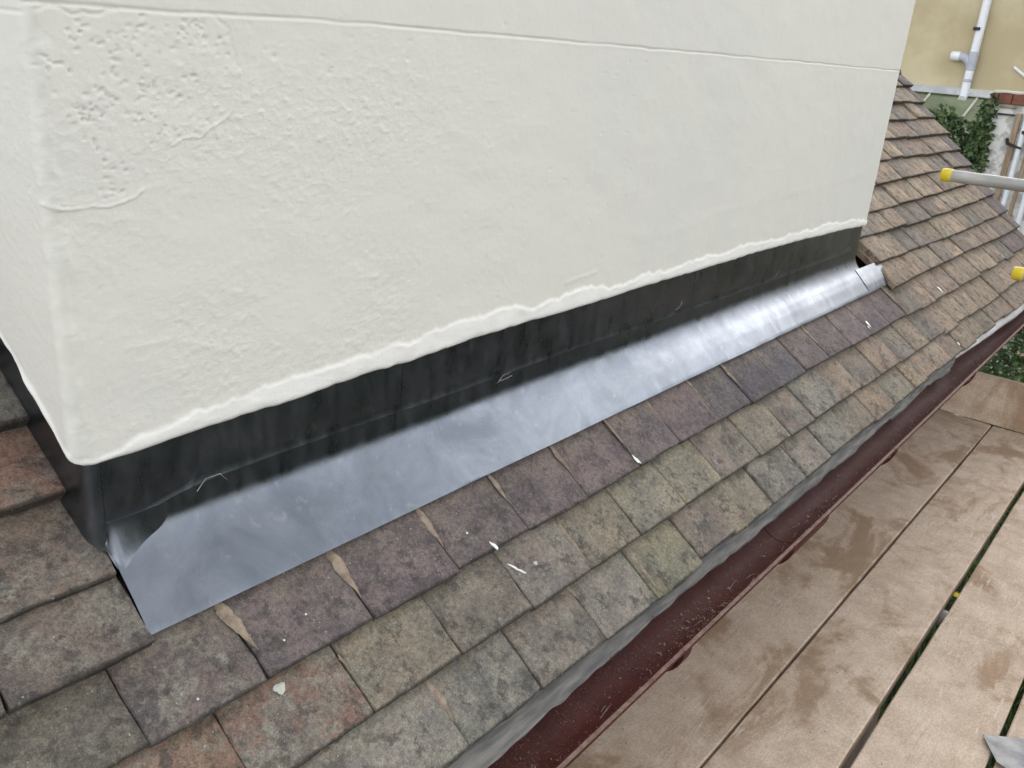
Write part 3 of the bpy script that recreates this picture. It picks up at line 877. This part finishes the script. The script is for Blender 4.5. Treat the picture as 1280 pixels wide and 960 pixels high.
# ------------------------------------------------------------------ gutter
gu = empty('rain_gutter', (2.4, .55, H - .97))
tag(gu, 'dark red brown half round gutter along the tile eaves', 'gutter')
RG = .058
def gy(x): return .5520 + .0072 * (x - 1.6)      # centre line, not quite parallel to the wall
GZ = H - .918
def gchild(o):
    o.parent = gu; o.matrix_parent_inverse = Matrix.Translation(-gu.location); return o
def channel(x0, x1, r0, r1, name, mat, lip=True, a0=0, a1=180, n=17, seg=None):
    prof = []
    for q in range(n):
        t = R(a0 + (a1 - a0) * q / (n - 1))
        prof.append((-math.cos(t) * r0, -math.sin(t) * r0))
    if lip:
        front = [(-r0 + .0002, -.0035), (-r0 - .0052, -.0025), (-r0 - .0066, .0005), (-r0 - .0052, .0032), (-r0 + .0012, .0034), (-r0 + .0030, .0018), (-r0 + .0030, -.0005)]; prof = []
        prof = front[::-1] + [(-math.cos(R(a0 + (a1 - a0) * q / (n - 1))) * r0, -math.sin(R(a0 + (a1 - a0) * q / (n - 1))) * r0) for q in range(1, n)]
        inner = [(-math.cos(R(a1 - (a1 - a0) * q / (n - 1))) * r1, -math.sin(R(a1 - (a1 - a0) * q / (n - 1))) * r1) for q in range(n)]
    else:
        inner = [(-math.cos(R(a1 - (a1 - a0) * q / (n - 1))) * r1, -math.sin(R(a1 - (a1 - a0) * q / (n - 1))) * r1) for q in range(n)]
    ring = prof + inner
    xs = np.linspace(x0, x1, seg or max(2, int((x1 - x0) / .25)))
    v = []
    for x in xs:
        for a, b in ring: v.append((x, gy(x) + a, GZ + b + .0012 * math.sin(x * 2.1)))
    nr = len(ring); f = []
    for i in range(len(xs) - 1):
        for q in range(nr):
            r = (q + 1) % nr
            f.append((i * nr + q, i * nr + r, (i + 1) * nr + r, (i + 1) * nr + q))
    f.append(tuple(range(nr))); f.append(tuple((len(xs) - 1) * nr + q for q in range(nr))[::-1])
    me = mesh(name, v, f)
    me.polygons.foreach_set('use_smooth', [True] * (len(f) - 2) + [False] * 2)
    me.set_sharp_from_angle(angle=R(38))
    return gchild(link(name, me, mat))
channel(-.4, 1.735, RG, RG - .0028, 'gutter_channel', M['gutter'])
channel(1.738, 5.26, RG, RG - .0028, 'gutter_channel', M['gutter'])
def bracket(x, wd=.028, union=False):
    o = channel(x - wd / 2, x + wd / 2, RG + .0065, RG + .0015, 'union_bracket' if union else 'gutter_bracket', M['gutter'], lip=False, a0=-4, a1=176, seg=2)
    for e in ((-1, 1) if union else (0,)):
        xx = x + e * (wd / 2 - .012)
        yf = gy(xx) - RG
        mb = MB().box(xx - .011, xx + .011, yf - .010, yf + .008, GZ + .0040, GZ + .0075, .001)
        mb.box(xx - .009, xx + .009, yf - .0115, yf - .0068, GZ - .016, GZ + .0070, .001)
        mb.box(xx - .003, xx + .006, yf + .000, yf + .009, GZ + .0072, GZ + .0115, .001)
        c = mb.build('clip', M['gutter']); c.parent = o; c.matrix_parent_inverse = o.matrix_parent_inverse.copy()
    if union:
        for e in (-1, 1):
            xx = x + e * (wd / 2 - .004)
            pts = [(xx, gy(xx) - math.cos(t) * (RG - .0045), GZ - math.sin(t) * (RG - .0045)) for t in np.linspace(.08, math.pi - .6, 14)]
            c = MB().tube(pts, .0016, 6).build('seal_ridge', M['gutter'], None, True); c.parent = o; c.matrix_parent_inverse = o.matrix_parent_inverse.copy()
bracket(1.18); bracket(1.735, .20, True); bracket(2.33); bracket(3.2); bracket(4.1); bracket(.4)
# grit washed into the channel
def grit():
    g = random.Random(9); mb = MB()
    for k in range(2200):
        x = g.uniform(.5, 3.6) if g.random() < .72 else g.gauss(1.33, .09)
        t = R(min(112, max(20, g.gauss(70, 26))))
        s = g.uniform(.0006, .0017) if g.random() < .93 else g.uniform(.002, .004)
        p = Vector((x, gy(x) - math.cos(t) * (RG - .0028), GZ - math.sin(t) * (RG - .0028) + s * .5 + .0012 * math.sin(x * 2.1)))
        v = [p + Vector((g.uniform(-1, 1), g.uniform(-1, 1), g.uniform(-.4, 1))) * s * 1.2 for _ in range(4)]
        mb.add(v, [(0, 1, 2), (0, 2, 3), (0, 3, 1), (1, 3, 2)])
    for k in range(45):
        x = g.uniform(.8, 3.6); t = R(g.uniform(35, 100)); a = g.uniform(0, 6.28); L = g.uniform(.006, .018)
        p = Vector((x, gy(x) - math.cos(t) * (RG - .006), GZ - math.sin(t) * (RG - .006)))
        dv = Vector((math.cos(a), math.sin(a) * .4, .1)) * L
        mb.tube([p - dv, p + Vector((0, 0, .002)), p + dv], .0006, 4)
    o = gchild(mb.build('grit', M['debris'])); o['kind'] = 'stuff'
grit()

# ------------------------------------------------------------------ scaffold
ZP = H - 1.40
boards = [(.5330, .756, 'scaffold board running closest under the gutter, grey and dusty'),
          (.3085, .5255, 'pale scaffold board next to the one under the gutter'),
          (.0645, .2900, 'stained scaffold board with the widest gap beside it, third from the house'),
          (-.170, .0520, 'scaffold board under the trowel, fourth from the house')]
BR = random.Random(21)
for k, (y0, y1, lab) in enumerate(boards):
    n = 40; xs = np.linspace(.27, 4.165, n)
    yc = (y0 + y1) / 2; hw_ = (y1 - y0) / 2
    prof = [(-hw_, -.036), (-hw_, -.003), (-hw_ + .003, 0), (-hw_ * .5, .0006), (0, .0010), (hw_ * .5, .0006), (hw_ - .003, 0), (hw_, -.003), (hw_, -.036)]
    v = []
    for x in xs:
        e0 = .0014 * float(vnoise(x * 3, k, 5)) + .0008 * float(vnoise(x * 19, k, 6))
        e1 = .0014 * float(vnoise(x * 3, k + 9, 7)) + .0008 * float(vnoise(x * 19, k + 5, 8))
        for a, b in prof: v.append((x - 2.2, a + (e0 if a < 0 else e1), b - .001 + .0012 * float(vnoise(x * 1.2, k, 9))))
    npf = len(prof)
    f = grid_faces(n, npf, flip=True).tolist() + [[i * npf + npf - 1, (i + 1) * npf + npf - 1, (i + 1) * npf, i * npf] for i in range(n - 1)]
    f += [list(range(npf)), [(n - 1) * npf + q for q in range(npf)][::-1]]
    o = link('scaffold_board', mesh('scaffold_board', v, f), M['board'])
    o.location = (2.2, yc, ZP)
    tag(o, lab, 'board', 'boards of the scaffold platform')
tb = MB().box(-.018, .018, -.58, .58, 0, .207, .003).build('toe_board', M['board'])
# grain of this board runs along its own length
tb.data.transform(Matrix.Rotation(R(90), 4, 'Z')); tb.rotation_euler = (0, 0, R(-90)); tb.location = (4.19, .17, ZP + .0)
tag(tb, 'upright toe board closing the far end of the scaffold platform', 'toe board')

def scaffold_tube(p, q, label, caps=(True, False), cat='scaffold tube'):
    p = Vector(p); q = Vector(q)
    root = empty('scaffold_tube', p)
    mb = MB().tube([Vector((0, 0, 0)), q - p], .0242, 20)
    t = mb.build('tube', M['tube'], root, True)
    d = (q - p).normalized()
    for on, at, dr in ((caps[0], Vector((0, 0, 0)), d), (caps[1], q - p, -d)):
        if on:
            MB().tube([at - dr * .006, at - dr * .004, at + dr * .002, at + dr * .034, at + dr * .036], [.019, .0245, .0268, .0268, .0245], 20).build('end_cap', M['cap'], root, True)
    tag(root, label, cat, 'scaffold tubes')
XT = 4.02
scaffold_tube((XT, .945, H - .376), (XT, -.75, H - .366), 'grey scaffold rail with yellow end cap reaching over the roof tiles')
scaffold_tube((XT, .592, H - .711), (XT, -.75, H - .705), 'lower grey scaffold rail, its yellow cap beside the eave')
scaffold_tube((4.07, -.47, .0), (4.07, -.47, H + .25), 'upright scaffold standard at the far end of the platform', (False, True))
scaffold_tube((.55, -.47, .0), (.55, -.47, H + .25), 'upright scaffold standard at the near end of the platform', (False, True))
scaffold_tube((2.55, -.60, ZP - .0625), (2.55, .775, ZP - .0625), 'scaffold transom under the boards, showing through the wide gap', (True, True))
scaffold_tube((3.99, -.60, ZP - .0625), (3.99, .775, ZP - .0625), 'scaffold transom under the boards by the toe board', (True, True))
scaffold_tube((.62, -.60, ZP - .0625), (.62, .775, ZP - .0625), 'scaffold transom under the near board ends', (True, True))
scaffold_tube((.1, -.415, ZP - .112), (4.5, -.415, ZP - .112), 'scaffold ledger along the outer edge below the transoms', (True, True))
scaffold_tube((.1, .73, ZP - .112), (4.5, .73, ZP - .112), 'scaffold ledger along the house wall below the transoms', (True, True))

# ------------------------------------------------------------------ trowel
def trowel():
    root = empty('trowel', (2.0, .0, ZP + .003))
    tip = Vector((2.006, .094, 0)); ax = Vector((-.22, -1, 0)).normalized(); sd_ = Vector((ax.y, -ax.x, 0))
    L = .19
    prof = [(0, .0), (.06, .066), (.10, .072), (.15, .060), (.18, .035), (L, .012)]
    v = []; f = []
    for a, wv in prof:
        for s, h in ((-1, 0), (-.5, .0015), (0, .004), (.5, .0015), (1, 0)):
            c = tip + ax * a + sd_ * (wv * s * .95); v.append((c.x - 2.0, c.y, .002 + h * (1 if a > 0 else .2) + a * .04))
    f = grid_faces(len(prof), 5).tolist()
    o = link('blade', mesh('blade', v, f), M['trowel'], root)
    sm = o.modifiers.new('thickness', 'SOLIDIFY'); sm.thickness = .0016
    e = tip + ax * .15; e = Vector((e.x - 2.0, e.y, .012))
    MB().tube([e, e + ax * .04 + Vector((0, 0, .004)), e + ax * .06 + Vector((0, 0, .045)), e + ax * .09 + Vector((0, 0, .05))], [.006, .006, .0055, .005], 8).build('tang', M['trowel'], root, True)
    h0 = e + ax * .085 + Vector((0, 0, .05))
    MB().tube([h0, h0 + ax * .01, h0 + ax * .05, h0 + ax * .10, h0 + ax * .13, h0 + ax * .135], [.008, .012, .016, .015, .017, .010], 12).build('handle', M['grip'], root, True)
    tag(root, 'pointed grey steel trowel lying on the scaffold boards', 'trowel')
trowel()

# ------------------------------------------------------------------ neighbouring building
XB = 14.0
nb = empty('neighbour_house', (XB, 2.5, 0))
child(MB().box(XB, XB + .3, -6, 9, 0, H + 1.75), 'wall', M['cream'], nb)
child(MB().add([(XB - .25, -6.2, H + 1.70), (XB - .25, 9.2, H + 1.70), (XB + 4, 9.2, H + 4.0), (XB + 4, -6.2, H + 4.0), (XB - .25, -6.2, H + 1.60), (XB - .25, 9.2, H + 1.60), (XB + 4, 9.2, H + 3.9), (XB + 4, -6.2, H + 3.9)], [(0, 3, 2, 1), (4, 5, 6, 7), (0, 1, 5, 4), (1, 2, 6, 5), (2, 3, 7, 6), (3, 0, 4, 7)]), 'roof', M['brick'], nb)
child(MB().box(XB - .10, XB - .002, -6, 9, H - .235, H - .135, .01), 'flashing_band', M['band'], nb)
tag(nb, 'cream rendered house wall with pale band behind the roof', 'building')
def leanto():
    root = empty('lean_to_roof', (XB - 1.3, 2.5, H - .8))
    a = R(24); n = 7
    z0 = H - .24
    v = []
    for y in (-2, 6.5):
        v += [(XB - .02, y, z0), (XB - 2.6, y, z0 - 2.58 * math.tan(a)), (XB - 2.6, y, z0 - 2.58 * math.tan(a) - .12), (XB - .02, y, z0 - .12)]
    child(MB().add(v, [(0, 4, 5, 1), (1, 5, 6, 2), (2, 6, 7, 3), (3, 7, 4, 0), (0, 1, 2, 3), (7, 6, 5, 4)]), 'roof_sheet', M['greenroof'], root)
    for y in np.arange(-1.9, 6.5, .62):
        p = [Vector((XB - .06, y + .02, z0 - .04 * math.tan(a) + .012)), Vector((XB - 2.58, y + .02, z0 - 2.56 * math.tan(a) + .012))]
        child(MB().tube(p, .016, 6), 'seam', M['seam'], root)
    child(MB().box(XB - 2.45, XB - .02, -1.9, 6.4, 0, H - 1.55), 'wall', M['cream'], root)
    tag(root, 'low mossy green lean-to roof with pale seams against the cream wall', 'roof')
leanto()
def soil_pipe():
    root = empty('soil_pipe', (XB - .12, 3.26, H - .2))
    px, py = XB - .085, 3.255
    child(MB().tube([(px, py, H + 1.58), (px, py, H + .335)], .055, 16), 'pipe', M['upvc'], root, True)
    child(MB().tube([(px, py, H + .335), (px, py, H + .33), (px, py, H + .10), (px, py, H + .095)], [.058, .064, .064, .058], 16), 'branch_fitting', M['joint'], root, True)
    child(MB().tube([(px, py, H + .12), (px, py + .05, H + .21), (px, py + .11, H + .255), (px, py + .17, H + .262)], [.05, .052, .054, .056], 14), 'branch_arm', M['joint'], root, True)
    child(MB().tube([(px, py + .165, H + .262), (px, py + .17, H + .262), (px, py + .275, H + .264), (px, py + .285, H + .264)], [.05, .06, .06, .05], 14), 'access_cap', M['upvc'], root, True)
    child(MB().tube([(px, py, H + .10), (px, py, H - .02)], .055, 16), 'pipe', M['upvc'], root, True)
    child(MB().tube([(px, py, H - .015), (px, py, H - .02), (px, py, H - .05), (px, py, H - .055)], [.055, .063, .063, .055], 16), 'socket', M['joint'], root, True)
    child(MB().tube([(px, py, H - .05), (px, py, H - .24), (px - .05, py, H - .28)], .055, 16), 'pipe', M['upvc'], root, True)
    for z in (.62, 1.4): child(MB().box(px - .075, XB - .001, py - .012, py + .075, H + z - .02, H + z + .02, .004), 'bracket', M['iron'], root)
    tag(root, 'white plastic soil pipe with side branch on cream wall', 'pipe')
soil_pipe()
o = MB().tube([(XB - .03, 2.74, H + .18), (XB - .03, 2.55, H + .06), (XB - .03, 2.2, H - .10)], .018, 8).build('waste_pipe', M['upvc'], None, True)
tag(o, 'thin white waste pipe slanting across the cream wall', 'pipe')

def pier():
    X = 9.0; y0, y1 = 1.18, 1.84; zt = H - .10
    root = empty('garden_pier', (X + .2, 1.5, 0))
    child(MB().box(X, X + .45, y0, y1, 0, zt - .085), 'core', M['peel'], root)
    g = random.Random(2)
    y = y0 - .03
    while y < y1:
        child(MB().box(X - .04, X + .49, y, min(y + .105, y1 + .035), zt - .083 + g.uniform(-.004, .004), zt + g.uniform(-.004, .004), .004), 'brick', M['brick'], root); y += .112
    child(MB().box(X - .035, X + .46, y0 - .02, y1 + .02, zt + .006, zt + .022, .004), 'mortar_cap', M['seam'], root)
    # frame of the boarded opening on its face
    for a, b, z0, z1, mt in ((1.60, 1.645, .25, 2.0, 'timber'), (1.47, 1.50, .25, 2.0, 'timber')):
        child(MB().box(X - .03, X - .001, a, b, H - z1, H - z0, .003), 'timber_post', M[mt], root)
    child(MB().box(X - .022, X - .002, 1.66, 1.79, H - .215, H - .20, .002), 'groove_batten', M['timber'], root)
    child(MB().box(X - .022, X - .002, 1.66, 1.79, H - .275, H - .262, .002), 'groove_batten', M['iron'], root)
    child(MB().tube([(X - .035, 1.555, H - .2), (X - .035, 1.555, H - 2.0)], .022, 10), 'drain_pipe', M['upvc'], root, True)
    child(MB().tube([(X - .035, 1.40, H - .2), (X - .035, 1.40, H - 2.0)], .024, 10), 'drain_pipe', M['upvc'], root, True)
    for yy, zz in ((1.60, .52), (1.50, .42)):
        child(MB().tube([(X - .005, yy + .07, H - zz + .05), (X - .06, yy + .05, H - zz + .02), (X - .06, yy - .02, H - zz), (X - .06, yy - .07, H - zz - .01)], [.014, .014, .010, .010], 8), 'iron_hook', M['iron'], root, True)
    tag(root, 'peeling white pier with red brick coping behind the roof verge', 'pier')
pier()

# ------------------------------------------------------------------ plants
def leafy(name, crown, n, seed, mat, label, cat, base, leaf=.05, group=None, trunk=True):
    """crown: list of (centre, radii) ellipsoids; individual folded leaves through their volume"""
    g = np.random.RandomState(seed)
    root = empty(name, base)
    v = []; f = []
    tot = sum(r[0] * r[1] + r[1] * r[2] for c, r in crown)
    for c, r in crown:
        k = int(n * (r[0] * r[1] + r[1] * r[2]) / tot)
        for i in range(k):
            d = g.normal(size=3); d /= np.linalg.norm(d)
            rad = 1 - .45 * g.rand() ** 2.2
            rad *= 1 + .16 * float(vnoise(d[0] * 3 + 7, d[1] * 3 + d[2] * 2, seed))
            p = np.array(c) + d * np.array(r) * rad
            ax = d * .5 + g.normal(size=3) * .6 + np.array((0, 0, -.25)); ax /= np.linalg.norm(ax)
            nn = d + g.normal(size=3) * .7; sdv = np.cross(ax, nn); sdv /= np.linalg.norm(sdv) + 1e-9
            up = np.cross(sdv, ax)
            L = leaf * g.uniform(.6, 1.35); wv = L * .36
            o = len(v)
            v += [p, p + ax * L * .5 + sdv * wv + up * L * .1, p + ax * L - up * L * .08, p + ax * L * .5 - sdv * wv + up * L * .1]
            f += [(o, o + 1, o + 2), (o, o + 2, o + 3)]
    cr = link('crown', mesh('crown', v, f), mat); cr.parent = root; cr.matrix_parent_inverse = Matrix.Translation(-root.location); cr['kind'] = 'stuff'
    if trunk:
        mb = MB()
        top = np.mean([c for c, r in crown], 0)
        b = Vector(base)
        mid = b.lerp(Vector(top), .5) + Vector((.05, .04, 0))
        mb.tube([b, mid, Vector(top)], [.06, .045, .02], 8)
        for c, r in crown:
            mb.tube([mid, mid.lerp(Vector(c), .6) + Vector((0, 0, .05)), Vector(c)], [.03, .018, .008], 6)
        child(mb, 'trunk', M['bark'], root, True)
    tag(root, label, cat, group)
leafy('garden_shrub', [((6.9, .65, H - 2.1), (1.0, .8, .85)), ((6.4, 1.1, H - 2.5), (.7, .7, .8)), ((7.3, .1, H - 2.4), (.9, .9, .9))], 16000, 4, M['leaf'], 'bright green garden shrub below the gutter beyond the toe board', 'shrub', (6.8, .6, 0), .05)
leafy('ivy_bush', [((9.4, 2.35, H - .82), (.5, .5, .50)), ((9.6, 1.98, H - 1.05), (.45, .36, .52)), ((9.5, 2.7, H - .85), (.5, .4, .45))], 11000, 7, M['ivy'], 'dark ivy bush between the roof verge and the pier', 'bush', (9.5, 2.3, 0), .045)
leafy('climbing_ivy', [((8.98, 1.87, H - .35), (.09, .07, .24)), ((8.97, 1.88, H - .62), (.10, .08, .30)), ((8.98, 1.86, H - 1.1), (.10, .09, .4))], 1500, 9, M['ivy'], 'dark ivy climbing the edge of the peeling pier', 'ivy', (9.0, 1.92, 0), .05)
leafy('leafy_sprig', [((9.3, 2.28, H - .42), (.16, .14, .12))], 160, 15, M['leaf'], 'light green sprig above the dark ivy bush', 'plant', (9.3, 2.28, 0), .06)

for k, (x, y, hh) in enumerate(((5.5, -5.2, 1.2), (9.5, -4.8, 1.5), (14.0, -5.6, 1.7), (19.5, -6.6, 1.9))):  # trees out of view, added so the lead upstand reflects something dark
    leafy('added_tree', [((x, y, H + hh - 2.2), (2.0, 1.5, 2.1)), ((x + 1.4, y - .5, H + hh - 2.9), (1.6, 1.4, 1.7)), ((x - 1.3, y + .2, H + hh - 3.1), (1.5, 1.3, 1.7))], 5200, 30 + k, M['ivy'],
          ('unseen dark tree added beside the outer edge of the scaffold for the lead to reflect', 'unseen dark tree added past the toe board for the lead to reflect', 'unseen tall dark tree added midway to the cream house for the lead to reflect', 'unseen tallest dark tree added beyond the cream house wall for the lead to reflect')[k], 'tree', (x, y, 0), .22, group='unseen trees added to darken the lead reflection')

# low growth seen through the gap between the boards
def ground_cover():
    g = np.random.RandomState(3); v = []; f = []
    for i in range(9000):
        p = np.array((g.uniform(4.6, 11), g.uniform(-.8, 2.4), 0.0)); h = g.uniform(.06, .25); a = g.uniform(0, 6.28)
        s = np.array((math.cos(a), math.sin(a), 0)) * .012; t = np.array((g.normal(0, .06), g.normal(0, .06), h))
        o = len(v); v += [p - s, p + s, p + t]; f += [(o, o + 1, o + 2)]
    o = link('grass_tufts', mesh('grass_tufts', v, f), M['blade']); tag(o, 'rough grass tufts on the garden ground below', 'grass', kind='stuff')
ground_cover()
def flower(x, y):
    root = empty('yellow_flower', (x, y, 0))
    MB().tube([(0, 0, 0), (.01, 0, .14), (0, 0, .28)], .004, 5).build('stem', M['blade'], root, True)
    mb = MB()
    for k in range(14):
        a = 2 * math.pi * k / 14
        mb.add([(0, 0, .28), (.03 * math.cos(a - .2), .03 * math.sin(a - .2), .29), (.055 * math.cos(a), .055 * math.sin(a), .295), (.03 * math.cos(a + .2), .03 * math.sin(a + .2), .29)], [(0, 1, 2, 3)])
    mb.build('petals', M['petal'], root)
    tag(root, 'small yellow flower seen through the board gap', 'flower')
flower(7.25, .825)
